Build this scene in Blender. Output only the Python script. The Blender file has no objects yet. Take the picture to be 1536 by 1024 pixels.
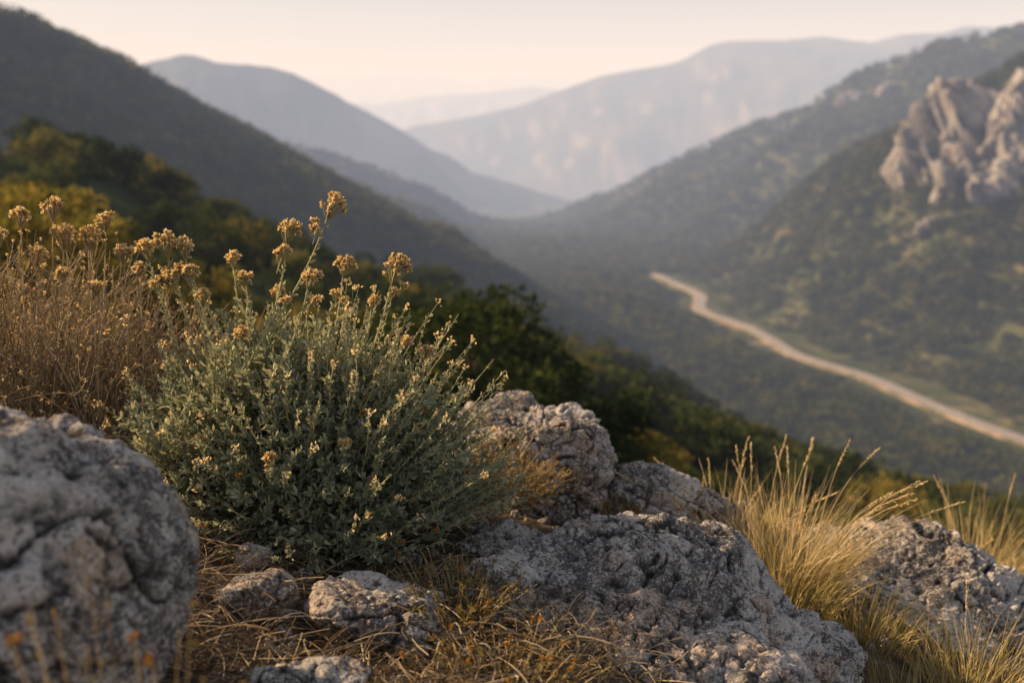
import bpy, bmesh, math, random, time
import numpy as np
from mathutils import Vector, Euler
rng=np.random.default_rng(7)
SC=bpy.context.scene
SUN=np.array([-0.95,0.31,0.0]); SUN/=np.linalg.norm(SUN)
EL=math.radians(28); SUNV=np.array([SUN[0]*math.cos(EL),SUN[1]*math.cos(EL),math.sin(EL)])

# ---------------------------------------------------------------- noise
def _h(ix,iy,iz,s):
    h=(ix*374761393+iy*668265263+iz*1440662683+s*974711)&0xffffffff
    h=((h^(h>>13))*1274126177)&0xffffffff
    h=(h^(h>>16))&0xffffffff
    return h/2147483648.0-1.0
def vnoise(p,s=0):
    i=np.floor(p).astype(np.int64); f=p-i; u=f*f*f*(f*(f*6-15)+10)
    x,y,z=i[:,0],i[:,1],i[:,2]; r=0
    for dx in (0,1):
        wx=u[:,0] if dx else 1-u[:,0]
        for dy in (0,1):
            wy=u[:,1] if dy else 1-u[:,1]
            for dz in (0,1):
                wz=u[:,2] if dz else 1-u[:,2]
                r=r+wx*wy*wz*_h(x+dx,y+dy,z+dz,s)
    return r
def fbm(p,o=4,s=0,g=.5):
    a=1.0;t=0;n=0
    p=p+s*13.7
    for k in range(o):
        t=t+a*vnoise(p,s+k*17);n+=a;a*=g
        p=np.stack([p[:,0]*1.6+p[:,1]*1.2,p[:,1]*1.6-p[:,0]*1.2,p[:,2]*2.0],1)+5.3
    return t/n
def sstep(a,b,x):
    t=np.clip((x-a)/(b-a),0,1); return t*t*(3-2*t)
def norm(v): return v/np.maximum(np.linalg.norm(v,axis=-1,keepdims=True),1e-9)

# ---------------------------------------------------------------- mesh util
def mesh_obj(name,V,F,mats,attrs=None,mi=None,smooth=True,link=True):
    V=np.asarray(V,dtype=np.float32);F=np.asarray(F,dtype=np.int32)
    me=bpy.data.meshes.new(name); n=F.shape[1]
    me.vertices.add(len(V)); me.vertices.foreach_set('co',V.ravel())
    me.loops.add(F.size); me.loops.foreach_set('vertex_index',F.ravel())
    me.polygons.add(len(F)); me.polygons.foreach_set('loop_start',np.arange(0,F.size,n,dtype=np.int32))
    me.polygons.foreach_set('loop_total',np.full(len(F),n,dtype=np.int32))
    if mi is not None: me.polygons.foreach_set('material_index',np.asarray(mi,dtype=np.int32))
    me.polygons.foreach_set('use_smooth',np.full(len(F),smooth,dtype=bool))
    me.update(calc_edges=True)
    for m in mats: me.materials.append(m)
    for k,a in (attrs or {}).items():
        at=me.attributes.new(k,'FLOAT','POINT'); at.data.foreach_set('value',np.asarray(a,dtype=np.float32))
    ob=bpy.data.objects.new(name,me)
    if link: SC.collection.objects.link(ob)
    return ob

class Batch:
    def __init__(s): s.V=[];s.F=[];s.T=[];s.M=[];s.n=0
    def add(s,V,F,T,m):
        V=V.reshape(-1,3); s.V.append(V); s.F.append(F+s.n); s.T.append(np.broadcast_to(T,(len(V),)).astype(float) if np.ndim(T)==0 else T.reshape(-1))
        s.M.append(np.full(len(F),m)); s.n+=len(V)
    def tubes(s,P,R,m,tint=0.5,sides=4):
        n,k,_=P.shape
        T=norm(np.gradient(P,axis=1))
        ref=norm(rng.normal(size=(n,1,3))); A=norm(np.cross(T,np.broadcast_to(ref,T.shape))); B=np.cross(T,A)
        R=np.broadcast_to(R,(n,k))
        ang=np.arange(sides)*2*math.pi/sides
        V=P[:,:,None,:]+R[:,:,None,None]*(A[:,:,None,:]*np.cos(ang)[None,None,:,None]+B[:,:,None,:]*np.sin(ang)[None,None,:,None])
        idx=np.arange(n*k*sides).reshape(n,k,sides)
        a=idx[:,:-1,:];b=idx[:,1:,:]
        F=np.stack([a,np.roll(a,-1,2),np.roll(b,-1,2),b],-1).reshape(-1,4)
        t=np.broadcast_to(np.reshape(tint,(-1,1,1)) if np.ndim(tint) else tint,(n,k,sides))
        s.add(V,F,np.array(t,dtype=float),m)
    def ribbons(s,P,W,m,tint=0.5,side=None):
        n,k,_=P.shape
        T=norm(np.gradient(P,axis=1))
        if side is None: side=norm(rng.normal(size=(n,1,3)))
        A=norm(np.cross(T,np.broadcast_to(side,T.shape)))
        W=np.broadcast_to(W,(n,k))[:,:,None]*.5
        V=np.stack([P-A*W,P+A*W],2)
        idx=np.arange(n*k*2).reshape(n,k,2)
        F=np.stack([idx[:,:-1,0],idx[:,:-1,1],idx[:,1:,1],idx[:,1:,0]],-1).reshape(-1,4)
        t=np.broadcast_to(np.reshape(tint,(-1,1,1)) if np.ndim(tint) else tint,(n,k,2))
        s.add(V,F,np.array(t,dtype=float),m)
    def leaves(s,P,D,L,W,m,tint=0.5,fold=.25,curl=.15):
        n=len(P); D=norm(D); S=norm(np.cross(D,norm(rng.normal(size=(n,3))))); N=np.cross(D,S)
        L=np.broadcast_to(L,(n,))[:,None]; W=np.broadcast_to(W,(n,))[:,None]
        c=curl*L
        v0=P; v3=P+D*L-N*c
        v1=P+D*L*.38-S*W*.42+N*W*fold; v2=P+D*L*.78-S*W*.46+N*W*fold-N*c*.4
        v5=P+D*L*.38+S*W*.42+N*W*fold; v4=P+D*L*.78+S*W*.46+N*W*fold-N*c*.4
        V=np.stack([v0,v1,v2,v3,v4,v5],1)
        b=(np.arange(n)*6)[:,None]
        F=np.concatenate([b+np.array([0,1,2,3]),b+np.array([0,3,4,5])])
        t=np.repeat(np.broadcast_to(tint,(n,))[:,None],6,1)
        s.add(V,F,np.array(t,dtype=float),m)
    def obj(s,name,mats,link=True,smooth=True):
        return mesh_obj(name,np.concatenate(s.V),np.concatenate(s.F),mats,{'tint':np.concatenate(s.T)},np.concatenate(s.M),smooth=smooth,link=link)

def bez(A,B,C,k):
    t=np.linspace(0,1,k)[None,:,None]
    return A[:,None]*(1-t)**2+2*B[:,None]*t*(1-t)+C[:,None]*t*t
def rdir(n,up=0.):
    v=rng.normal(size=(n,3)); v=norm(v); v[:,2]+=up; return norm(v)

# ---------------------------------------------------------------- materials
def newmat(name):
    m=bpy.data.materials.new(name); m.use_nodes=True; nt=m.node_tree; nt.nodes.clear()
    out=nt.nodes.new('ShaderNodeOutputMaterial'); return m,nt,out
def attr(nt,n):
    a=nt.nodes.new('ShaderNodeAttribute'); a.attribute_name=n; return a.outputs['Fac']
def ramp(nt,src,stops):
    r=nt.nodes.new('ShaderNodeValToRGB'); el=r.color_ramp.elements
    while len(el)<len(stops): el.new(.5)
    for e,(p,c) in zip(el,stops): e.position=p; e.color=(*c,1) if len(c)==3 else c
    nt.links.new(src,r.inputs[0]); return r.outputs[0]
def g1(v): return (v,v,v)
def mixc(nt,f,a,b,bt='MIX'):
    m=nt.nodes.new('ShaderNodeMix'); m.data_type='RGBA'; m.blend_type=bt
    for sock,v in ((0,f),(6,a),(7,b)):
        if isinstance(v,(int,float)): m.inputs[sock].default_value=v
        elif isinstance(v,tuple): m.inputs[sock].default_value=(*v,1)
        else: nt.links.new(v,m.inputs[sock])
    return m.outputs[2]
def math_(nt,op,a,b=0.,c=None):
    m=nt.nodes.new('ShaderNodeMath'); m.operation=op
    for i,v in enumerate((a,b,c)):
        if v is None: continue
        if isinstance(v,(int,float)): m.inputs[i].default_value=v
        else: nt.links.new(v,m.inputs[i])
    return m.outputs[0]
def noise(nt,co,scale,detail=4,rough=.55,dist=0.):
    n=nt.nodes.new('ShaderNodeTexNoise'); n.inputs['Scale'].default_value=scale; n.inputs['Detail'].default_value=detail
    n.inputs['Roughness'].default_value=rough; n.inputs['Distortion'].default_value=dist
    nt.links.new(co,n.inputs['Vector']); return n.outputs['Fac']
def leafmat(name,stops,trans=.35,rough=.6,rand=0.):
    m,nt,out=newmat(name)
    f=attr(nt,'tint')
    if rand:
        oi=nt.nodes.new('ShaderNodeObjectInfo')
        f=math_(nt,'ADD',f,math_(nt,'MULTIPLY',math_(nt,'SUBTRACT',oi.outputs['Random'],.5),rand))
    col=ramp(nt,f,stops)
    p=nt.nodes.new('ShaderNodeBsdfDiffuse'); nt.links.new(col,p.inputs[0])
    if trans>0:
        tr=nt.nodes.new('ShaderNodeBsdfTranslucent')
        nt.links.new(mixc(nt,.55,col,(1.0,.85,.45),'MULTIPLY'),tr.inputs[0])
        mx=nt.nodes.new('ShaderNodeMixShader'); mx.inputs[0].default_value=trans
        nt.links.new(p.outputs[0],mx.inputs[1]); nt.links.new(tr.outputs[0],mx.inputs[2]); nt.links.new(mx.outputs[0],out.inputs[0])
    else: nt.links.new(p.outputs[0],out.inputs[0])
    return m

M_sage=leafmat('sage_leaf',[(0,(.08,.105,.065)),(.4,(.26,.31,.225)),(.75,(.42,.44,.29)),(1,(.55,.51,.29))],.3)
M_sagestem=leafmat('sage_stem',[(0,(.13,.10,.06)),(.6,(.34,.32,.18)),(1,(.52,.47,.26))],.1)
M_dry=leafmat('dry_stem',[(0,(.11,.085,.055)),(.5,(.35,.27,.17)),(1,(.62,.50,.32))],.2)
M_flower=leafmat('dried_flower',[(0,(.34,.23,.10)),(.5,(.74,.57,.30)),(1,(.90,.79,.54))],.4)
M_orange=leafmat('orange_flower',[(0,(.22,.10,.02)),(.5,(.46,.23,.04)),(1,(.66,.38,.09))],.3)
M_grass=leafmat('dry_grass_blade',[(0,(.18,.17,.055)),(.35,(.38,.31,.13)),(.7,(.60,.48,.26)),(1,(.78,.65,.42))],.4)
M_straw=leafmat('straw',[(0,(.09,.065,.04)),(.5,(.26,.20,.13)),(1,(.50,.41,.28))],.15)
M_herb=leafmat('herb_leaf',[(0,(.06,.06,.02)),(.5,(.20,.165,.05)),(1,(.42,.28,.07))],.35)
M_oak=leafmat('oak_leaf',[(0,(.018,.028,.010)),(.5,(.050,.070,.024)),(1,(.13,.145,.045))],.3,rand=.6)
M_olive=leafmat('olive_leaf',[(0,(.028,.038,.014)),(.5,(.085,.100,.034)),(1,(.21,.195,.065))],.35,rand=.6)
M_gold=leafmat('yellow_leaf',[(0,(.05,.052,.014)),(.5,(.15,.14,.034)),(1,(.36,.28,.07))],.45,rand=.5)
M_bark=leafmat('bark',[(0,(.05,.035,.025)),(1,(.12,.09,.06))],0)

def rockmat(name,k=1.,bd=.011,warm=(1,1,1),dark=1.,stain=.6):
    m,nt,out=newmat(name)
    co=nt.nodes.new('ShaderNodeNewGeometry').outputs['Position']
    cav=attr(nt,'cav'); b1=attr(nt,'tone'); b4=attr(nt,'stain')
    n2=noise(nt,co,38*k,5,.74,.5); n3=noise(nt,co,150*k,2,.7)
    W=lambda a:tuple(x*y for x,y in zip(a,warm))
    base=ramp(nt,b1,[(.2,W((.35,.32,.285))),(.5,W((.48,.44,.395))),(.8,W((.61,.56,.50)))])
    base=mixc(nt,ramp(nt,b4,[(.55,g1(0)),(.78,g1(stain))]),base,W((.44,.30,.19)))
    base=mixc(nt,ramp(nt,math_(nt,'ADD',n2,math_(nt,'MULTIPLY',math_(nt,'SUBTRACT',b1,.5),-.30)),[(.515,g1(0)),(.55,g1(.86*dark))]),base,(.12,.11,.105))
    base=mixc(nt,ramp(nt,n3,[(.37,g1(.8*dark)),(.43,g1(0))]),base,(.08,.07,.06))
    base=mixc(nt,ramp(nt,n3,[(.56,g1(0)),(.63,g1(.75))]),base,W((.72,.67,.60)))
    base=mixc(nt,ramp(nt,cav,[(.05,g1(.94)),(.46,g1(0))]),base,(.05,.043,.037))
    p=nt.nodes.new('ShaderNodeBsdfDiffuse'); nt.links.new(base,p.inputs[0]); p.inputs['Roughness'].default_value=.5
    b=nt.nodes.new('ShaderNodeBump'); b.inputs['Strength'].default_value=1.; b.inputs['Distance'].default_value=bd/k
    nt.links.new(n2,b.inputs['Height']); nt.links.new(b.outputs[0],p.inputs['Normal'])
    nt.links.new(p.outputs[0],out.inputs[0]); return m
M_rock=rockmat('limestone',1.,.018); M_cliff=rockmat('cliff_limestone',.012,.006,(.60,.60,.61),.7,.25)

# ---------------------------------------------------------------- terrain height
def poly(a): # list of (bearing tangent, elevation tangent, range)
    return np.array([(b*r,r,e*r) for b,e,r in a],dtype=float)
RIDGES=[
 (poly([(-1.3,.20,260),(-.75,.17,340),(-.49,.113,420),(-.43,.09,480),(-.368,.059,560),(-.305,.021,660),(-.222,-.024,800),(-.138,-.059,950),(-.085,-.076,1100),(-.005,-.108,1150)]),.62),
 (poly([(-.5,.03,1300),(-.222,-.011,1500),(-.163,-.024,1500),(-.111,-.040,1500),(-.0585,-.068,1500),(-.005,-.095,1500)]),.42),
 (poly([(-.7,.05,2500),(-.5,.055,2700),(-.368,.070,2800),(-.3087,.077,2800),(-.251,.068,2800),(-.2125,.060,2800),(-.174,.044,2800),(-.11,.006,2800),(-.0775,-.012,2850),(-.045,-.030,2900),(.008,-.045,2900),(.061,-.063,2900)]),.45),
 (poly([(1.3,.3,450),(.85,.2,560),(.62,.12,620),(.5,.073,650),(.437,.036,700),(.385,-.01,780),(.34,-.05,860),(.30,-.09,950)]),.50),
 (poly([(.8,.13,1150),(.6,.115,1250),(.493,.102,1300),(.41,.086,1350),(.338,.058,1400),(.282,.023,1450),(.2045,-.004,1550),(.121,-.045,1650),(.0214,-.088,1750)]),.40),
 (poly([(.8,.10,4600),(.6,.11,4800),(.494,.107,5000),(.4325,.102,5000),(.343,.0905,5000),(.2655,.0945,5000),(.1945,.087,5000),(.1627,.073,5000),(.0855,.057,5000),(.0078,.028,5000),(-.0445,.017,5000),(-.097,.0105,5000),(-.16,-.01,5000)]),.38),
 (poly([(.5,.04,3300),(.36,.025,3300),(.25,-.005,3300),(.15,-.035,3300),(.09,-.06,3200)]),.35),
 (poly([(-.6,.05,9500),(-.3,.045,9500),(-.2,.038,9500),(-.13,.030,9500),(-.09,.037,9500),(-.03,.040,9500),(.02,.046,9500),(.08,.04,9500),(.3,.04,9500)]),.25),
 (poly([(-.8,.05,16000),(-.3,.052,16000),(-.21,.061,16000),(-.16,.055,16000),(-.085,.061,16000),(-.045,.053,16000),(.008,.058,16000),(.07,.055,16000),(.12,.062,16000),(.5,.05,16000)]),.22),
 (np.array([(-300,-60,60),(-120,30,24),(-60,60,6),(-35,70,0),(-34,85,-2.5),(-31,100,-7),(-21,120,-13.5),(-6.4,140,-21),(8,150,-29),(25,155,-37.5),(34,160,-45),(46,185,-66)],float),.46),
 (np.array([(-300,-60,60),(-40,-20,9),(0,0,-1),(25,70,-28),(60,150,-60)],float),.46),
]
VAL=np.array([(330,-300,-96),(260,60,-98),(200,220,-101),(165,350,-102),(140,440,-102),(120,560,-103),(112,740,-105),(60,1000,-116),(50,1400,-135),(70,1900,-170),(190,2900,-210),(250,4500,-260),(-300,8000,-300)],float)
ROADP=np.array([(300,80),(245,190),(200,270),(174,322),(161,371),(153,415),(135,462),(129,530),(114,590),(124,650),(113,725),(108,775),(82,850),(66,930),(58,1020)],float)
def pdist(x,y,P):
    best=np.full(x.shape,1e18);z=np.zeros(x.shape)
    for a,b in zip(P[:-1],P[1:]):
        d=b[:2]-a[:2];L=d@d
        t=np.clip(((x-a[0])*d[0]+(y-a[1])*d[1])/L,0,1)
        q=(x-a[0]-t*d[0])**2+(y-a[1]-t*d[1])**2
        m=q<best; best=np.where(m,q,best)
        if P.shape[1]>2: z=np.where(m,a[2]+t*(b[2]-a[2]),z)
    return np.sqrt(best),z
def catmull(P,n=8):
    P=np.vstack([2*P[0]-P[1],P,2*P[-1]-P[-2]]);o=[]
    for i in range(1,len(P)-2):
        for t in np.linspace(0,1,n,endpoint=False):
            a,b,c,d=P[i-1],P[i],P[i+1],P[i+2]
            o.append(.5*((2*b)+(-a+c)*t+(2*a-5*b+4*c-d)*t*t+(-a+3*b-3*c+d)*t**3))
    o.append(P[-2]);return np.array(o)
ROADC=catmull(ROADP)
def roadz(y): return np.interp(y,[80,322,725,1020],[-99,-102,-105,-117])
def h_far(x,y):
    r=np.hypot(x,y); p=np.stack([x,y,0*x],1)
    n1=fbm(p/420,5,3); n2=fbm(p/90,4,9)
    s=3+r*.005
    d,z=pdist(x,y,VAL); hs=[z+.03*d+n2*3]
    for P,k in RIDGES:
        d,z=pdist(x,y,P)
        sc=np.clip(d/(30+r*.05),0,1)
        hs.append(z-k*d*(1+.30*n1*sc)+n2*sc*(2+r*.008)+ n1*sc*(3+.010*r))
    H=np.stack(hs); m=H.max(0)
    H=m+s*np.log(np.exp(np.clip((H-m)/s,-50,0)).sum(0))-s*.25
    H+=fbm(p/12,3,21)*np.clip(r*.004,0,2.5)
    k=(x>-60)&(x<440)&(y>0)&(y<1180)
    if k.any():
        dr,_=pdist(x[k],y[k],ROADC); w=1-sstep(14,110,dr)
        H[k]=H[k]*(1-w)+w*(roadz(y[k])-.25+.05*np.maximum(dr-14,0))
    return H
CTRL=np.array([(-.3,1.6,-.86),(-1.1,2.4,-.72),(-1.6,2.4,-.66),(.86,2.2,-1.2),(1.75,3.3,-1.62),(0,2.8,-1.10),(-.45,2.1,-.84),(0,1.3,-.88),(-.7,1.3,-.80),(.6,1.4,-1.12),(-1.5,3.4,-1.0),(-.6,2.9,-1.05),(.6,3.4,-1.6),
 (0,.4,-.95),(-1,0,-.9),(1,0,-1.3),(2,1.5,-1.9),(2.5,3,-2.1),(3,4,-2.9),
 (0,5,-2.5),(1,5,-2.9),(-3,6,-2.1),(0,8,-3.7),(-4,8,-2.9),(4,8,-5),(8,12,-7.8),(0,14,-5.4),(-6,14,-4.2),(-10,20,-4.2),(-14,24,-4.3),(0,25,-8),(10,25,-12),(20,35,-16.5),(0,45,-11.5),(-20,45,-5.5),(20,60,-23),(0,80,-18),(-30,60,-3.5),(40,80,-33),
 (0,-5,-.4),(-5,0,-.4),(5,0,-3),(0,-40,8),(-40,0,6),(40,0,-16),(40,40,-26),(80,80,-50),(-35,75,-1),(-31,100,-7),(-6,140,-21),(0,-200,50),(-200,0,45),(200,0,-90)],float)
def _w(x,y):
    r=np.hypot(x,y)+1e-6; q=np.log1p(r); return x/r*q,y/r*q,r
_cx,_cy,_cr=_w(CTRL[:,0],CTRL[:,1]); _cv=CTRL[:,2]/(1+_cr)
def _phi(d2): return np.sqrt(d2+.03)
_A=_phi((_cx[:,None]-_cx)**2+(_cy[:,None]-_cy)**2); N_=len(_cx)
_Pm=np.stack([np.ones(N_),_cx,_cy],1)
_S=np.block([[_A,_Pm],[_Pm.T,np.zeros((3,3))]]); _C=np.linalg.solve(_S,np.r_[_cv,0,0,0])
def h_near(x,y):
    a,b,r=_w(x,y); o=_C[N_]+_C[N_+1]*a+_C[N_+2]*b
    for i in range(N_): o=o+_C[i]*_phi((a-_cx[i])**2+(b-_cy[i])**2)
    p=np.stack([x,y,0*x],1)
    return o*(1+r)+fbm(p/.22,4,5)*.03*np.clip(r,0,1)+fbm(p/3.,3,6)*.35*sstep(3.5,12,r)
def height(x,y):
    x=np.asarray(x,float);y=np.asarray(y,float); r=np.hypot(x,y); w=sstep(55,115,r)
    out=np.zeros(x.shape); a=w<1; b=w>0
    if a.any(): out[a]+=(1-w[a])*h_near(x[a],y[a])
    if b.any(): out[b]+=w[b]*h_far(x[b],y[b])
    return out
def hz(x,y): return float(height(np.array([x]),np.array([y]))[0])
_t0=time.time()
def tick(s): print('TICK',s,round(time.time()-_t0,1))

# terrain sheet (radial grid, fine underfoot, coarse far away)
th=np.concatenate([np.linspace(-180,-52,44,endpoint=False),np.linspace(-52,52,400,endpoint=False),np.linspace(52,180,44,endpoint=False)])
th=np.radians(th); rr=np.exp(np.linspace(math.log(.25),math.log(24000),520))
TT,RR=np.meshgrid(th,rr); X=(RR*np.sin(TT)).ravel();Y=(RR*np.cos(TT)).ravel(); Z=height(X,Y)
nc=len(th);nr=len(rr); idx=np.arange(nr*nc).reshape(nr,nc)
F=np.stack([idx[:-1,:],idx[1:,:],np.roll(idx[1:,:],-1,1),np.roll(idx[:-1,:],-1,1)],-1).reshape(-1,4)
F=F[:,::-1]
R_=np.hypot(X,Y)
m,nt,out=newmat('soil'); co=nt.nodes.new('ShaderNodeNewGeometry').outputs['Position']
n1=noise(nt,co,14,5,.72)
soil=ramp(nt,n1,[(.35,(.045,.033,.024)),(.55,(.11,.083,.058)),(.70,(.22,.18,.13))])
p=nt.nodes.new('ShaderNodeBsdfDiffuse'); nt.links.new(soil,p.inputs[0])
b=nt.nodes.new('ShaderNodeBump'); b.inputs['Strength'].default_value=.9; b.inputs['Distance'].default_value=.02; nt.links.new(n1,b.inputs['Height']); nt.links.new(b.outputs[0],p.inputs['Normal']); nt.links.new(p.outputs[0],out.inputs[0]); M_soil=m
m,nt,out=newmat('hillside_ground'); co=nt.nodes.new('ShaderNodeNewGeometry').outputs['Position']
zone=attr(nt,'zone'); patch=attr(nt,'patch'); rk=attr(nt,'rocky')
m2=noise(nt,co,.07,5,.78)
mid=ramp(nt,patch,[(.25,(.055,.064,.025)),(.6,(.100,.100,.043)),(.95,(.24,.19,.105))])
mid=mixc(nt,ramp(nt,m2,[(.45,g1(.88)),(.62,g1(0))]),mid,(.038,.048,.019))
far=ramp(nt,patch,[(.25,(.042,.050,.026)),(.5,(.07,.078,.042)),(.85,(.15,.135,.095))])
far=mixc(nt,ramp(nt,m2,[(.40,g1(.8)),(.58,g1(0))]),far,(.030,.036,.020))
far=mixc(nt,rk,far,(.20,.18,.16))
c=mixc(nt,zone,mid,far)
p=nt.nodes.new('ShaderNodeBsdfDiffuse'); nt.links.new(c,p.inputs[0]); nt.links.new(p.outputs[0],out.inputs[0]); M_hill=m
P3=np.stack([X,Y,0*X],1)
Zg=Z.reshape(nr,nc); 
dzr=np.gradient(Zg,axis=0)/np.gradient(RR,axis=0); dzt=np.gradient(Zg,axis=1)/(RR*np.gradient(TT,axis=1)); slope=np.hypot(dzr,dzt).ravel()
pt=.5+.5*fbm(P3/28,3,41)*1.6; ptf=.5+.5*fbm(P3/260,6,42,.62)*1.8; zf=sstep(900,2200,R_)
rk=sstep(.62,.85,slope+.35*fbm(P3/120,4,43))*.6*sstep(300,900,R_)
mesh_obj('terrain',np.stack([X,Y,Z],1),F,[M_soil,M_hill],{'zone':zf,'patch':pt*(1-zf)+ptf*zf,'rocky':rk},mi=(R_[F[:,0]]>5).astype(int))
tick('terrain')
# ---------------------------------------------------------------- road
m,nt,out=newmat('road_asphalt'); co=nt.nodes.new('ShaderNodeNewGeometry').outputs['Position']
c=ramp(nt,noise(nt,co,.4,3),[(.3,(.20,.18,.165)),(.7,(.29,.26,.235))]); p=nt.nodes.new('ShaderNodeBsdfDiffuse')
nt.links.new(c,p.inputs[0]); nt.links.new(p.outputs[0],out.inputs[0]); M_as=m
m,nt,out=newmat('road_shoulder'); co=nt.nodes.new('ShaderNodeNewGeometry').outputs['Position']
c=ramp(nt,noise(nt,co,.12,4,.75),[(.38,(.10,.09,.04)),(.5,(.24,.18,.10)),(.68,(.38,.29,.18))]); p=nt.nodes.new('ShaderNodeBsdfDiffuse')
nt.links.new(c,p.inputs[0]); nt.links.new(p.outputs[0],out.inputs[0]); M_sh=m
M_line=leafmat('road_paint',[(0,(.7,.7,.68)),(1,(.7,.7,.68))],0)
T=norm(np.gradient(ROADC,axis=0)); Nn=np.stack([T[:,1],-T[:,0]],1); rz=roadz(ROADC[:,1])
def strip(offs,zo,mi,B):
    k=len(offs);V=[]
    for o,z in zip(offs,zo):
        o=np.broadcast_to(o,(len(ROADC),))
        V.append(np.concatenate([ROADC+Nn*o[:,None],(rz+z)[:,None]],1))
    V=np.stack(V,1); i=np.arange(len(ROADC)*k).reshape(-1,k)
    F=np.stack([i[:-1,:-1],i[:-1,1:],i[1:,1:],i[1:,:-1]],-1).reshape(-1,4); B.add(V,F,.5,mi)
B=Batch(); wob=fbm(np.stack([ROADC[:,0]/14,ROADC[:,1]/14,0*rz],1),3,4)*3
strip([-6.0+wob*.8,-3.5,3.5,6.0+wob*.8],[-.8,.50,.50,-.8],1,B); strip([-3.2,3.2],[.56,.56],0,B)
strip([-2.95,-2.8],[.58,.58],2,B); strip([2.8,2.95],[.58,.58],2,B); strip([-.07,.07],[.58,.58],2,B)
B.obj('road',[M_as,M_sh,M_line])

# ---------------------------------------------------------------- rocks
_ico={}
def ico(sub):
    if sub not in _ico:
        bm=bmesh.new(); bmesh.ops.create_icosphere(bm,subdivisions=sub,radius=1)
        V=np.array([v.co[:] for v in bm.verts]);F=np.array([[v.index for v in f.verts] for f in bm.faces]); bm.free(); _ico[sub]=(V,F)
    return _ico[sub]
def rock(name,blobs,seed,sub=7,S=1.,mat=None,cuts=15,rough=1.,link=True,strata=1.,flute=0.):
    Vs=[];Fs=[];Cs=[];T1=[];T2=[];n=0; r_=np.random.default_rng(seed)
    c0=np.array(blobs[0][0],float)
    for (c,rad,rot) in blobs:
        D,F=ico(sub); rad=np.array(rad,float); e=2.6
        q=D/((np.abs(D)**e).sum(1)**(1/e))[:,None]
        cd=norm(r_.normal(size=(cuts,3)))
        for v in cd:
            sup=np.max(q@v); lim=sup*r_.uniform(.70,.92); ex=np.maximum(q@v-lim,0); q=q-ex[:,None]*v*.93
        q=q*rad; Rm=np.array(Euler([math.radians(a) for a in rot]).to_matrix()); q=q@Rm.T
        N=norm(((D/rad)@Rm.T))
        w=(q+np.array(c)) /S
        wp=w+.05*np.stack([fbm(w*4,2,seed+1),fbm(w*4,2,seed+2),fbm(w*4,2,seed+3)],1)
        low=fbm(wp*3.0,3,seed); mid=fbm(wp*8,3,seed+5)
        cr=np.abs(fbm(wp*np.array([4.5,4.5,6]),3,seed+8)); crack=(1-sstep(0,.032,cr))*sstep(-.25,.15,fbm(wp*3,2,seed+30))
        sv=(wp@np.array([.34,.26,.90]))*16+1.2*vnoise(wp*6,seed+9); fr=sv-np.floor(sv); led=(sstep(0,.8,fr)-fr)
        edge=np.exp(-((fr-.97)/.10)**2)+np.exp(-((fr+.03)/.10)**2)
        vk=sstep(-.20,.25,fbm(wp*5,2,seed+19))
        sc_=np.abs(fbm(wp*np.array([19,19,34]),3,seed+11)); scal=1-sstep(0,.16,sc_)
        pit=fbm(wp*60,3,seed+13,.6); knob=fbm(wp*20,3,seed+15)
        amp=S*min(1,np.mean(rad)/S/.3+.25)
        disp=(.070*low+.026*mid-.022*crack+.024*strata*led*vk*2-.010*scal*rough+.016*knob*rough+.008*rough*pit)*amp
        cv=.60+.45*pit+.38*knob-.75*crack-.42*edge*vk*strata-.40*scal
        if flute: # sharp slanting aretes with hollowed gullies between them
            ws=np.stack([wp[:,0]+.45*wp[:,2],wp[:,1],wp[:,2]],1)
            fl=np.abs(fbm(ws*np.array([6,6,1.0]),3,seed+21)); f2=np.abs(fbm(ws*np.array([17,17,2.6]),2,seed+23))
            disp=(.05*low+.012*mid+.010*knob*rough)*amp+flute*amp*(.22-fl)+flute*.4*amp*(.2-f2); cv=.95+.25*pit-1.5*fl-.6*f2
        Vs.append(q+N*disp[:,None]+np.array(c)-c0);Fs.append(F+n);Cs.append(cv);n+=len(D)
        T1.append(.5+.75*fbm(w*6,4,seed+40)); T2.append(.5+.8*fbm(w*11,3,seed+50))
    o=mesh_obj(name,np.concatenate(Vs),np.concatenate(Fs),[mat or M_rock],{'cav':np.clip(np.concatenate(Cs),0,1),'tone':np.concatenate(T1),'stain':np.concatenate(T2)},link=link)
    o.location=c0; return o
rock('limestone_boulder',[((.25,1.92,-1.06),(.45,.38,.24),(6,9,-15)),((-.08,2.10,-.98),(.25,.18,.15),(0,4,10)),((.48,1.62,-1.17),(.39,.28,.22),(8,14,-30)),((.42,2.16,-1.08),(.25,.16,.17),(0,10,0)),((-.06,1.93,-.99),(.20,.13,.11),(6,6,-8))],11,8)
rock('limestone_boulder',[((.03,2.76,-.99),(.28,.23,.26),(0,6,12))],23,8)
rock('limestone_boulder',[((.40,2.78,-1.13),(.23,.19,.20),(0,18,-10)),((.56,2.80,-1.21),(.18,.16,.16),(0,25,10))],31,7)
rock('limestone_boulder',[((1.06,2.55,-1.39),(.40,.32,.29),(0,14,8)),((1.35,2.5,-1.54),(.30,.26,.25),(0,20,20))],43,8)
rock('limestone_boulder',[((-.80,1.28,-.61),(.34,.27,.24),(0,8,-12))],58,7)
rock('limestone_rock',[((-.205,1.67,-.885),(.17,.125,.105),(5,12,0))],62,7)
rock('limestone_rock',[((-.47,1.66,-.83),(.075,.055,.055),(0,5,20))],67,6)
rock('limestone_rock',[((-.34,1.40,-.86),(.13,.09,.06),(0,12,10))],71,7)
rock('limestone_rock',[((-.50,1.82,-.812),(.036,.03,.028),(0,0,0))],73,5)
rock('limestone_rock',[((-.06,1.56,-.87),(.035,.03,.026),(0,0,0))],75,5)
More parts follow.
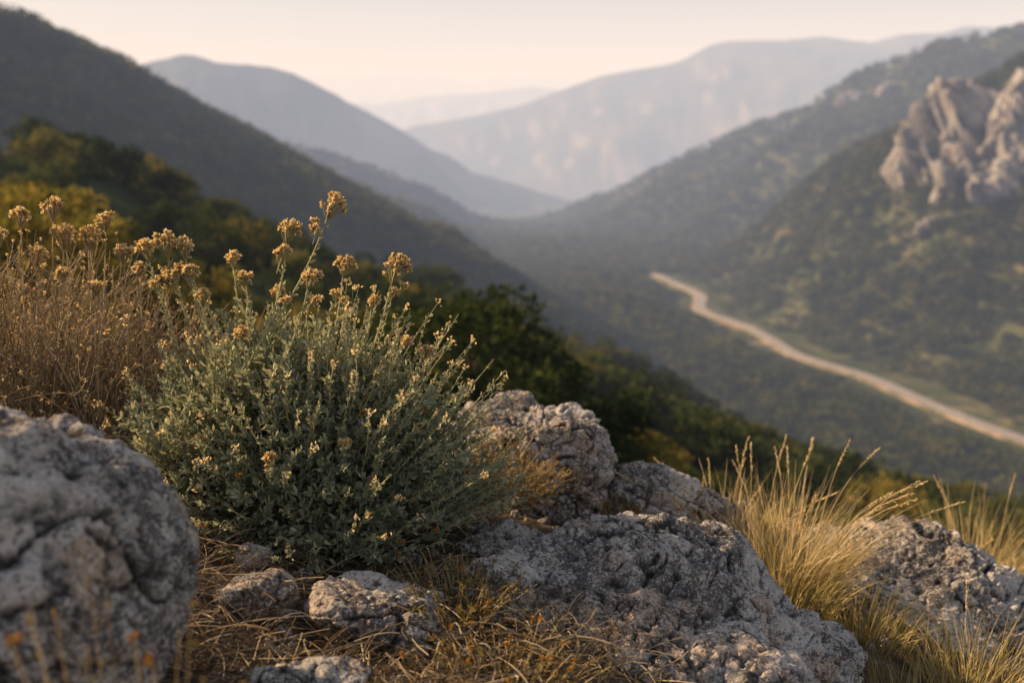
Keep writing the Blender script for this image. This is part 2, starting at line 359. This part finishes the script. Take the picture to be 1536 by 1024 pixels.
rock('limestone_rock',[((-.40,1.55,-.855),(.030,.025,.02),(0,0,0))],76,5)
def cliffs(spec,seed,S,sub=7):
    bl=[]
    for b_,e_,rad,rot,y0,y1 in spec:
        ys=np.linspace(y0,y1,200); hh=height(b_*ys,ys); k=np.argmax(hh>e_*ys); y=ys[k] if hh[k]>e_*ys[k] else y1
        bl.append(((b_*y,y+rad[1]*.05,e_*y),rad,rot))
    rock('rock_cliff',bl,seed,sub,S=S,mat=M_cliff,strata=.3,flute=.16,rough=.5,cuts=22)
cliffs([(.475,-.010,(54,15,34),(-28,10,20),420,760),(.425,-.026,(26,13,27),(-28,-6,24),420,760),(.53,-.008,(40,16,40),(-26,6,14),420,760),(.397,-.038,(15,9,17),(-24,-16,20),420,760),(.50,-.058,(28,9,14),(-24,8,12),420,760),(.45,-.056,(22,9,14),(-28,-4,14),420,760)],81,85)
cliffs([(.335,.028,(24,12,16),(-24,-20,0),1000,1400),(.37,.038,(20,12,14),(-20,-20,30),1000,1400)],87,60,6)
cliffs([(.42,-.09,(13,7,3),(-22,-20,20),380,700)],88,40,5)
tick('rocks')
# ---------------------------------------------------------------- scatter helper
def scatter(name,protos,P,scale,rot,idx):
    col=bpy.data.collections.new(name+'_kinds')
    for o in protos: col.objects.link(o)
    me=bpy.data.meshes.new(name); me.vertices.add(len(P)); me.vertices.foreach_set('co',np.asarray(P,dtype=np.float32).ravel())
    a=me.attributes.new('isc','FLOAT','POINT'); a.data.foreach_set('value',np.asarray(scale,dtype=np.float32))
    a=me.attributes.new('irot','FLOAT_VECTOR','POINT'); a.data.foreach_set('vector',np.asarray(rot,dtype=np.float32).ravel())
    a=me.attributes.new('iid','INT','POINT'); a.data.foreach_set('value',np.asarray(idx,dtype=np.int32))
    ob=bpy.data.objects.new(name,me); SC.collection.objects.link(ob)
    ng=bpy.data.node_groups.new(name,'GeometryNodeTree')
    ng.interface.new_socket('Geometry',in_out='INPUT',socket_type='NodeSocketGeometry'); ng.interface.new_socket('Geometry',in_out='OUTPUT',socket_type='NodeSocketGeometry')
    gi=ng.nodes.new('NodeGroupInput');go=ng.nodes.new('NodeGroupOutput')
    ip=ng.nodes.new('GeometryNodeInstanceOnPoints'); ci=ng.nodes.new('GeometryNodeCollectionInfo')
    ci.inputs['Collection'].default_value=col; ci.inputs['Separate Children'].default_value=True; ci.inputs['Reset Children'].default_value=True
    def na(n,t):
        x=ng.nodes.new('GeometryNodeInputNamedAttribute'); x.data_type=t; x.inputs['Name'].default_value=n
        return [o for o in x.outputs if o.enabled][0]
    L=ng.links.new
    L(gi.outputs[0],ip.inputs['Points']);L(ci.outputs[0],ip.inputs['Instance']); ip.inputs['Pick Instance'].default_value=True
    L(na('iid','INT'),ip.inputs['Instance Index']);L(na('irot','FLOAT_VECTOR'),ip.inputs['Rotation']);L(na('isc','FLOAT'),ip.inputs['Scale'])
    L(ip.outputs[0],go.inputs[0])
    md=ob.modifiers.new('scatter','NODES'); md.node_group=ng
    return ob

# ---------------------------------------------------------------- trees / bushes
def tree_batch(h,wid,nclump,nleaf,leaf,seed,trunk=True,lo=.12):
    global rng
    rng=np.random.default_rng(seed); B=Batch()
    base=np.zeros((1,3))
    D=rdir(nclump,.25); rad=rng.uniform(.55,1.,nclump)**.6
    lump=1+.35*fbm(D*1.7,2,seed)
    C=D*rad[:,None]*lump[:,None]*np.array([wid*.5,wid*.5,h*.46]); C[:,2]+=h*.52
    C[:,2]=np.maximum(C[:,2],h*lo)
    if trunk:
        nt_=rng.integers(2,4)
        top=np.stack([rng.normal(0,.12*wid,nt_),rng.normal(0,.12*wid,nt_),np.full(nt_,h*.55)],1)
        P=bez(np.repeat(base,nt_,0)+rng.normal(0,.02*h,(nt_,3))*[1,1,0],top*[.6,.3,.5]+[0,0,0],top,7)
        B.tubes(P,np.linspace(.045*h,.015*h,7)[None,:],1,.4,6)
        k=min(nclump,26); tp=C[:k]; st=P[rng.integers(0,nt_,k),rng.integers(2,6,k)]
        B.tubes(bez(st,(st+tp)/2+[0,0,.05*h],tp,5),np.linspace(.012*h,.004*h,5)[None,:],1,.4,4)
    per=nleaf//nclump; cr=h*.5/np.sqrt(nclump)*2.0
    pts=np.repeat(C,per,0); off=rng.normal(size=pts.shape); off=norm(off)*rng.uniform(.2,1,(len(off),1))**.5*cr*np.array([1.1,1.1,.8])
    ct=np.repeat(rng.uniform(.25,.75,nclump),per)
    out_=norm(off+.3*(pts-[0,0,h*.4])); d=norm(out_+rng.normal(0,.7,pts.shape))
    B.leaves(pts+off,d,leaf*rng.uniform(.7,1.3,len(pts)),leaf*.62,0,np.clip(ct+rng.normal(0,.12,len(pts)),0,1),.2)
    return B
def tree(name,h,w,nc,nl,leaf,seed,mat,trunk=True,link=False,lo=.12):
    return tree_batch(h,w,nc,nl,leaf,seed,trunk,lo).obj(name,[mat,M_bark],link=link,smooth=False)
def grass_tuft(name,n,h,spread,seed,mat=None,link=False,wid=.003,lean=(0,0),seeds=0,tl=(.2,1.)):
    global rng
    rng=np.random.default_rng(seed);B=Batch()
    a=rng.uniform(0,2*math.pi,n); r=spread*np.sqrt(rng.uniform(0,1,n))
    A=np.stack([r*np.cos(a),r*np.sin(a),np.full(n,-.02)],1)
    H=h*rng.uniform(.45,1.,n)
    o=norm(A+[1e-4,0,0])*(.15+.55*rng.uniform(0,1,n)[:,None]); o[:,2]=0
    dirn=o+rng.normal(0,.16,(n,3))*[1,1,0]+np.array([lean[0],lean[1],0])
    Bm=A+dirn*H[:,None]*.25+np.array([0,0,1])*H[:,None]*.6
    C=A+dirn*H[:,None]*.95+np.array([0,0,1])*(H*rng.uniform(.7,1,n))[:,None]
    P=bez(A,Bm,C,7); B.ribbons(P,wid*np.array([1,1,.9,.8,.6,.4,.12])[None,:],0,rng.uniform(*tl,n))
    for i in range(seeds):
        j=rng.integers(0,n); hh=h*rng.uniform(.95,1.3)
        dd=dirn[j]; A1=A[j:j+1]; C1=A1+dd*hh*.85+[0,0,hh*.88]; P1=bez(A1,A1+dd*hh*.2+[0,0,hh*.65],C1,12)
        B.tubes(P1,.0008,0,.85,3)
        m_=54; u=rng.uniform(-.02,.06,m_); t=norm((P1[0,-1]-P1[0,-3])[None])[0]
        base=P1[0,-1]-t[None]*u[:,None]
        B.leaves(base,t[None]+rng.normal(0,.20,(m_,3)),.011,.0028,0,rng.uniform(.6,1,m_))
    return B.obj(name,[mat or M_grass],link=link)
far_t=[tree('far_tree_%d'%i,1.,1.25,14,98,.23,100+i,[M_oak,M_olive,M_oak,M_olive][i%4],False) for i in range(4)]
mid_t=[tree('mid_tree_%d'%i,1.,1.2,40,900,.090,120+i,[M_oak,M_olive,M_oak,M_gold][i%4]) for i in range(4)]
near_t=[tree('near_bush_%d'%i,1.,1.25,70,4600,.043,140+i,[M_oak,M_gold,M_olive][i%3]) for i in range(3)]
rng=np.random.default_rng(5)
def sector(n,r0,r1,half,dens=None):
    a=np.radians(rng.uniform(-half,half,n)); r=np.sqrt(rng.uniform(r0*r0,r1*r1,n)); return r*np.sin(a),r*np.cos(a)
def grove(name,protos,n,r0,r1,smin,smax,thr,half=44,weights=None,nscale=40.,thin=0.6,road=15,extra=False):
    x,y=sector(n,r0,r1,half)
    if extra: # thicket that closes in around the road up the valley
        j=rng.integers(0,len(ROADC),2600); sel=ROADC[j,1]>745; j=j[sel]; o=rng.uniform(5,34,len(j))*np.where(rng.uniform(0,1,len(j))<.5,-1,1)
        x=np.r_[x,ROADC[j,0]+Nn[j,0]*o+rng.normal(0,5,len(j))]; y=np.r_[y,ROADC[j,1]+Nn[j,1]*o+rng.normal(0,5,len(j))]
    f=fbm(np.stack([x/nscale,y/nscale,0*x],1),3,int(r0))
    dr,_=pdist(x,y,ROADC); up=y>765; k=((f+rng.uniform(-thin,thin,len(x))>thr)|(up&(dr<40)))&(dr>np.where(up,4.5,road+14*f))
    x,y,f,dr,up=x[k],y[k],f[k],dr[k],up[k]; z=height(x,y); s=rng.uniform(smin,smax,len(x))*(1+.3*f)*np.where(up,1.,(.5+.5*sstep(12,42,dr)))
    rot=np.stack([rng.normal(0,.08,len(x)),rng.normal(0,.08,len(x)),rng.uniform(0,6.28,len(x))],1)
    idx=rng.choice(len(protos),len(x),p=weights)
    return scatter(name,protos,np.stack([x,y,z-.04*s],1),s,rot,idx)
grove('distant_forest',far_t,42000,900,2000,5,8.5,-.35,38,nscale=60)
grove('valley_forest',far_t,50000,190,900,2.6,6.2,-.42,40,nscale=30,extra=True)
grove('hillside_scrub',mid_t,5000,34,215,1.4,3.2,-.15,44,[.44,.30,.22,.04],nscale=14)
grove('hillside_bushes',near_t,260,9.5,36,.9,1.8,-.1,48,[.48,.16,.36],nscale=5)
def plant(src,x,y,h,rz,name,sink=.05):
    o=bpy.data.objects.new(name,src.data); SC.collection.objects.link(o); o.location=(x,y,hz(x,y)-sink*h); o.scale=(h*1.0,h*1.0,h); o.rotation_euler=(0,0,rz); return o
for (x,y,h,k,wx) in [(-.75,12,2.7,0,1),(.3,12.6,2.3,0,1),(-1.7,15,2.6,0,1.),(1.35,14,1.9,1,1),(2.1,15.5,1.6,1,1),(3.2,15,1.3,1,1),(9,20,2.2,0,1),(11,23,2.6,0,1),(12.5,26,2.4,2,1),(7.4,20,1.8,0,1)]:
    plant(near_t[k],x,y,h,x*7,['evergreen_bush','yellow_bush','olive_bush'][k])
for (x,y,h) in [(-7.6,15,3.0),(-6.2,17,2.4),(-9.5,19,3.6),(-5.2,19,2.0),(-11,22,3.6),(-4.,21,1.8),(-8,23,2.6)]:
    plant(near_t[1],x,y,h,x*3,'yellow_bush')
gt=[grass_tuft('slope_grass_%d'%i,110,1.,.30,200+i,wid=.022) for i in range(2)]
rng=np.random.default_rng(9)
x,y=sector(1300,4.2,36,50); z=height(x,y)
scatter('slope_grass',gt,np.stack([x,y,z],1),rng.uniform(.25,.5,len(x)),np.stack([0*x,0*x,rng.uniform(0,6.28,len(x))],1),rng.integers(0,2,len(x)))
tick('trees')
# ---------------------------------------------------------------- foreground plants
def florets(B,C,up,rad,n,m,size=.008,mstem=1):
    """dried umbel: short rays each ending in a small cup of bracts"""
    up=np.array(up,float); d=norm(rng.normal(size=(n,3))*[1,1,.6]+up*1.0)
    c=np.array(C)+d*rad*rng.uniform(.55,1,(n,1))
    o=np.array(C)-up*rad*1.1
    B.tubes(bez(np.repeat(o[None],n,0),(c+o)/2+.1*(c-C),c,4),.0009,mstem,.7,3)
    k=9; P=np.repeat(c,k,0); D=np.repeat(d,k,0)+rng.normal(0,.65,(n*k,3))
    B.leaves(P,D,size*rng.uniform(.7,1.3,n*k),size*.55,m,rng.uniform(.15,1,n*k),.2)
    D=np.repeat(d,5,0)+rng.normal(0,.25,(n*5,3)); B.leaves(np.repeat(c-d*size*.5,5,0),D,size*.9,size*.5,m,rng.uniform(0,.4,n*5))
def along(P,frac0,frac1,n):
    m,k,_=P.shape; t=rng.uniform(frac0,frac1,(m,n))*(k-1); i=np.clip(t.astype(int),0,k-2); f=(t-i)[...,None]
    a=P[np.arange(m)[:,None],i]; b=P[np.arange(m)[:,None],i+1]; return (a*(1-f)+b*f).reshape(-1,3),norm(b-a).reshape(-1,3),(t/(k-1)).reshape(-1)

rng=np.random.default_rng(77)
B=Batch(); base=np.array([-.46,2.10,-.86]); n=1500
A=base+np.stack([rng.normal(0,.12,n),rng.normal(0,.09,n),np.full(n,0)],1)
d=rdir(n,.30); d[:,2]=np.abs(d[:,2]); d=norm(d)
lum=1+.28*fbm(d*2.3,2,5)
E=base+d*np.array([.43,.35,.46])*(rng.uniform(.5,1.0,n)**.4*lum)[:,None]
E[:,2]=np.maximum(E[:,2],base[2]+.02+rng.uniform(0,.04,n))
Bm=(A+E)/2+np.array([0,0,.06])+rng.normal(0,.03,(n,3))
P=bez(A,Bm,E,8); P[:,-1,2]+=.014; P[:,-2,2]+=.004
B.tubes(P,np.linspace(.0022,.0009,8)[None,:],1,rng.uniform(.1,.7,n),4)
q,t,fr=along(P,.45,1.0,38)
side=norm(np.cross(t,rdir(len(q)))); D=t*.7+side*.9+[0,0,.3]
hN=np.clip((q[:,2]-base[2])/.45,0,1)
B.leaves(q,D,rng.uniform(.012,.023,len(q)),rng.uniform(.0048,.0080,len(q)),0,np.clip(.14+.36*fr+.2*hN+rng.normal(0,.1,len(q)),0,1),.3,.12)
n=330; d=rdir(n,.55); d[:,2]=np.abs(d[:,2]); d[:,0]+=.10; d=norm(d)
A=base+d*np.array([.40,.30,.40]); L=rng.uniform(.04,.13,n)*(1+.5*(d[:,0]>.2))
E=A+norm(d*[1,1,.6]+[0.05,0,.8]+rng.normal(0,.22,(n,3)))*L[:,None]
A=A-d*.06; P=bez(A,(A+E)/2+rng.normal(0,.012,(n,3)),E,7)
B.tubes(P,np.linspace(.0016,.0008,7)[None,:],1,rng.uniform(.5,1,n),4)
q,t,fr=along(P,.1,.97,24); side=norm(np.cross(t,rdir(len(q))))
B.leaves(q,t*.8+side*.7,rng.uniform(.007,.015,len(q)),.0045,0,rng.uniform(.5,.95,len(q)),.3)
sel=rng.uniform(0,1,n)<.5; q=np.repeat(E[sel],8,0); B.leaves(q+rng.normal(0,.004,q.shape),rdir(len(q),.7),.008,.005,2,rng.uniform(.3,1,len(q)))
heads=[((-.374,2.1,-.151),.028,(-.55,2.08,-.45)),((-.457,2.05,-.20),.025,(-.56,2.05,-.48)),((-.406,2.0,-.288),.022,(-.50,2.02,-.50)),((-.354,2.1,-.277),.021,(-.42,2.08,-.52)),
 ((-.245,2.1,-.284),.031,(-.36,2.08,-.60)),((-.18,2.05,-.455),.018,(-.32,2.05,-.62)),((-.618,2.2,-.275),.018,(-.62,2.15,-.5)),((-.30,2.12,-.36),.014,(-.36,2.1,-.55)),
 ((-.75,2.15,-.237),.028,(-.70,2.15,-.52)),((-.80,2.17,-.25),.024,(-.74,2.15,-.5)),((-.712,2.15,-.245),.024,(-.66,2.12,-.5)),((-.55,1.98,-.40),.014,(-.55,2.0,-.55)),((-.62,1.9,-.60),.012,(-.6,1.95,-.7)),((-.47,1.85,-.62),.010,(-.5,1.9,-.7)),((-.33,1.88,-.60),.010,(-.38,1.95,-.7)),
 ((-.66,2.1,-.34),.016,(-.62,2.1,-.5)),((-.50,2.1,-.335),.014,(-.52,2.1,-.5)),((-.22,2.0,-.42),.012,(-.33,2.05,-.58)),((-.58,2.15,-.31),.015,(-.56,2.1,-.5)),((-.68,2.1,-.29),.015,(-.64,2.1,-.5))]
for c,r,b0 in heads:
    c=np.array(c);b0=np.array(b0); up=norm((c-b0)[None])[0]
    P=bez(b0[None],((c+b0)/2+[.012,0,-.025]+rng.normal(0,.008,3))[None],(c-up*r)[None],12)
    B.tubes(P,np.linspace(.0024,.0014,12)[None,:],1,.85,5)
    q,t,fr=along(P,.05,.95,44); side=norm(np.cross(t,rdir(len(q)))); B.leaves(q,t*.8+side*.6,rng.uniform(.008,.020,len(q)),.0055,0,rng.uniform(.5,.9,len(q)),.3)
    florets(B,c,up,r,int(12+r*800),2)
    if r>.02:
        for k in range(2):
            c2=c-up*rng.uniform(.03,.06)+rng.normal(0,.016,3); P2=bez((c-up*.09)[None],((c-up*.05+c2)/2)[None],c2[None],6); B.tubes(P2,.001,1,.8,4); florets(B,c2,up,.012,8,2)
q=base+rdir(60,.2)*[.38,.33,.40]; q=q[q[:,1]<2.1]
for c in q: florets(B,c,(0,-.3,.8),.007,4,3,.005)
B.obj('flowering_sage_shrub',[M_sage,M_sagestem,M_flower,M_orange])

# dry stems shrub to the left
rng=np.random.default_rng(78); B=Batch(); n=680
A=np.stack([rng.uniform(-1.75,-.70,n),rng.uniform(2.15,2.6,n),np.full(n,0.)],1); A[:,2]=height(A[:,0],A[:,1])-.02
H=rng.uniform(.16,.46,n)*(1-.22*np.clip((A[:,0]+.9)/.2,0,1))
E=A+np.stack([rng.normal(.06,.11,n),rng.normal(0,.07,n),H],1)
P=bez(A,(A+E)/2+rng.normal(0,.045,(n,3)),E,9); P+=np.cumsum(rng.normal(0,.003,P.shape),1)
B.tubes(P,np.linspace(.0021,.0008,9)[None,:],0,rng.uniform(.1,1,n),4)
k=5; i0=rng.integers(3,8,(n,k)); S=P[np.arange(n)[:,None],i0].reshape(-1,3)
E2=S+np.stack([rng.normal(0.01,.042,len(S)),rng.normal(0,.035,len(S)),rng.uniform(.02,.10,len(S))],1)
P2=bez(S,(S+E2)/2+rng.normal(0,.008,S.shape),E2,5); B.tubes(P2,np.linspace(.0011,.0006,5)[None,:],0,rng.uniform(.3,1,len(S)),3)
tip=E2[rng.uniform(0,1,len(E2))<.5]; q=np.repeat(tip,5,0); B.leaves(q,rdir(len(q),.5),.0065,.004,1,rng.uniform(.1,.9,len(q)))
q,t,_=along(P,.2,.95,9); B.leaves(q,t+rdir(len(q)),rng.uniform(.006,.016,len(q)),.0022,0,rng.uniform(.2,.9,len(q)))
for c,r in [((-1.053,2.3,-.172),.026),((-.934,2.3,-.2),.022),((-1.035,2.3,-.235),.030),((-.985,2.32,-.24),.026),((-1.13,2.3,-.19),.022),((-1.19,2.3,-.24),.028),((-.88,2.25,-.27),.022),((-1.10,2.3,-.28),.022),((-1.3,2.35,-.22),.024),((-.83,2.2,-.30),.016),((-1.0,2.2,-.31),.015),((-.93,2.2,-.34),.016)]:
    c=np.array(c); b0=c+[rng.normal(-.03,.03),0,-.42]; P=bez(b0[None],((c+b0)/2+rng.normal(0,.012,3))[None],c[None],10); B.tubes(P,np.linspace(.002,.0012,10)[None,:],0,.8,4)
    florets(B,c,(.1,0,1),r,int(12+r*800),1,.008,0)
n=160; A=np.stack([rng.uniform(-1.3,-.75,n),rng.uniform(1.9,2.3,n),np.full(n,0.)],1); A[:,2]=height(A[:,0],A[:,1])
E=A+np.stack([rng.normal(0,.12,n),rng.normal(-.05,.06,n),rng.uniform(.03,.22,n)],1); P=bez(A,(A+E)/2+[0,0,.05],E,7); B.tubes(P,.0012,0,rng.uniform(.2,.9,n),3)
q,t,_=along(P,.4,1,5); B.leaves(q,t+rdir(len(q)),.010,.005,0,rng.uniform(.2,.9,len(q)))
B.obj('dry_shrub',[M_dry,M_flower])

def herb(name,c,r,h,n,seed,fl=0,flm=None,tint=.5,mat=None):
    global rng
    rng=np.random.default_rng(seed); B=Batch(); c=np.array(c,float)
    a=rng.uniform(0,6.28,n); q=r*np.sqrt(rng.uniform(0,1,n)); A=c+np.stack([q*np.cos(a)*.7,q*np.sin(a)*.7,0*q],1)
    E=A+np.stack([np.cos(a)*q*.6+rng.normal(0,.02,n),np.sin(a)*q*.6+rng.normal(0,.02,n),h*rng.uniform(.4,1,n)],1)
    P=bez(A,(A+E)/2+[0,0,h*.15],E,6); B.tubes(P,np.linspace(.0013,.0007,6)[None,:],1,rng.uniform(.3,.9,n),3)
    s,t,fr=along(P,.25,1,14); B.leaves(s,t*.7+rdir(len(s))*.8,rng.uniform(.005,.011,len(s)),.003,0,np.clip(tint+.3*(fr-.5)+rng.normal(0,.15,len(s)),0,1))
    if fl:
        for e in E[:fl]: florets(B,e,(0,0,1),.005,3,2,.005)
    return B.obj(name,[mat or M_herb,M_dry,flm or M_orange])
herb('yellow_herb',(-.12,2.34,-.90),.19,.14,300,301,14,M_orange,.75)
herb('yellow_herb',(.02,2.42,-.92),.11,.09,120,302,0,None,.8)
herb('yellow_herb',(-.10,1.72,-.89),.10,.10,170,303,8,M_orange,.35)
herb('yellow_herb',(-.02,1.46,-.91),.13,.09,150,304,26,M_orange,.45)
herb('yellow_herb',(-.22,1.36,-.90),.08,.07,80,305,8,M_orange,.4)
herb('yellow_herb',(.30,2.62,-1.08),.06,.10,60,306,0,None,.8)
herb('orange_flower_plant',(-.36,.86,-.80),.09,.40,30,307,9,M_orange,.55)
herb('orange_flower_plant',(-.16,.92,-.90),.10,.22,24,309,6,M_orange,.5)

def tuft(x,y,n,h,s,seed,lean,seeds,tl=(.25,1),wid=.0026,z=None,nm='dry_grass_tuft'):
    o=grass_tuft(nm,n,h,s,seed,link=True,lean=lean,seeds=seeds,tl=tl,wid=wid); o.location=(x,y,hz(x,y) if z is None else z); return o
tuft(.60,2.66,460,.33,.10,401,(-.12,0),9,(.3,1))
tuft(.74,2.50,680,.36,.12,402,(.18,0),20,(.3,1))
tuft(.70,2.30,300,.22,.10,403,(.10,-.2),0,(.0,.6))
tuft(.86,2.22,260,.18,.10,404,(.1,-.1),0,(.0,.6))
tuft(1.06,2.06,420,.22,.13,405,(.1,0),3,(.0,.75))
tuft(.84,1.88,260,.15,.12,415,(.1,0),0,(.0,.6))
tuft(1.28,2.10,260,.20,.12,406,(.2,0),3,(.0,.7))
tuft(1.62,3.25,420,.34,.16,407,(.1,0),5,(.2,.9))
tuft(1.95,3.4,420,.34,.18,408,(.1,0),5,(.2,.9))
tuft(.18,2.95,120,.20,.05,409,(.1,0),2,(.4,1))
tuft(-.02,1.78,90,.10,.06,410,(0,0),0,(.1,.6),.002)
tuft(-1.6,2.9,500,.4,.3,411,(.1,0),6,(.2,.9))

rng=np.random.default_rng(90); B=Batch(); n=6500
x=rng.uniform(-1.1,.25,n); y=rng.uniform(1.1,2.2,n); k=fbm(np.stack([x*4,y*4,0*x],1),2,3)+rng.uniform(-.5,.5,n)>-.15; x,y=x[k],y[k]; n=len(x)
z=height(x,y); a=rng.uniform(0,6.28,n); L=rng.uniform(.04,.15,n)
A=np.stack([x,y,z+rng.uniform(0,.02,n)],1); C=A+np.stack([np.cos(a)*L,np.sin(a)*L,rng.uniform(-.01,.035,n)],1); C[:,2]=np.maximum(C[:,2],height(C[:,0],C[:,1])+.002)
P=bez(A,(A+C)/2+np.stack([rng.normal(0,.02,n),rng.normal(0,.02,n),rng.uniform(0,.035,n)],1),C,6)
B.ribbons(P,.0019,0,rng.uniform(0,1,n)**1.3)
B.obj('straw_litter',[M_straw])
gp=[rock('gravel_stone_%d'%i,[((0,0,0),(1,.8,.6),(0,0,0))],500+i,4,S=4,link=False) for i in range(4)]
rng=np.random.default_rng(91); n=1300; x=rng.uniform(-1.1,1.3,n); y=rng.uniform(1.05,3.0,n); z=height(x,y)
s=.004+.018*rng.uniform(0,1,n)**4
scatter('gravel',gp,np.stack([x,y,z+s*.3],1),s,rng.uniform(0,6.28,(n,3)),rng.integers(0,4,n))
tick('plants')
# ---------------------------------------------------------------- haze, sky, sun
m,nt,out=newmat('haze_air')
SIG=np.array([.138,.180,.258])/1000.; EQ=np.array([1.10,.885,.765])
k=float(SIG.max())*1.25
ab=nt.nodes.new('ShaderNodeVolumeAbsorption'); ab.inputs['Color'].default_value=(*(1-SIG/k),1); ab.inputs['Density'].default_value=k
em=nt.nodes.new('ShaderNodeEmission'); e=SIG*EQ; em.inputs['Color'].default_value=(*(e/e.max()),1); em.inputs['Strength'].default_value=float(e.max())
ad=nt.nodes.new('ShaderNodeAddShader'); nt.links.new(ab.outputs[0],ad.inputs[0]); nt.links.new(em.outputs[0],ad.inputs[1]); nt.links.new(ad.outputs[0],out.inputs['Volume'])
bm=bmesh.new(); bmesh.ops.create_cube(bm,size=1); me=bpy.data.meshes.new('atmospheric_haze'); bm.to_mesh(me); bm.free(); me.materials.append(m)
hb=bpy.data.objects.new('atmospheric_haze',me); SC.collection.objects.link(hb); hb.scale=(52000,52000,2600); hb.location=(0,0,-250)

w=bpy.data.worlds.new('World'); SC.world=w; w.use_nodes=True; nt=w.node_tree
bg=nt.nodes['Background']; sk=nt.nodes.new('ShaderNodeTexSky'); sk.sky_type='NISHITA'; sk.sun_disc=False
sk.sun_elevation=EL; sk.sun_rotation=math.atan2(SUN[0],SUN[1]); sk.dust_density=3.; sk.air_density=1.; sk.altitude=600
nt.links.new(sk.outputs[0],bg.inputs[0]); bg.inputs[1].default_value=.09
ld=bpy.data.lights.new('sun','SUN'); ld.energy=12.; ld.angle=math.radians(.6); ld.color=(1,.78,.56)
lo=bpy.data.objects.new('sun',ld); SC.collection.objects.link(lo); lo.rotation_euler=Vector(-SUNV).to_track_quat('-Z','Y').to_euler()

cd=bpy.data.cameras.new('camera'); cam=bpy.data.objects.new('camera',cd); SC.collection.objects.link(cam); SC.camera=cam
cam.location=(0,0,0); cam.rotation_euler=(math.radians(90-11.8),0,0); cd.lens=35; cd.sensor_width=36; cd.clip_start=.05; cd.clip_end=80000
cd.dof.use_dof=True; cd.dof.focus_distance=2.05; cd.dof.aperture_fstop=2.5
SC.view_settings.view_transform='Standard'; SC.view_settings.look='None'; SC.view_settings.exposure=0
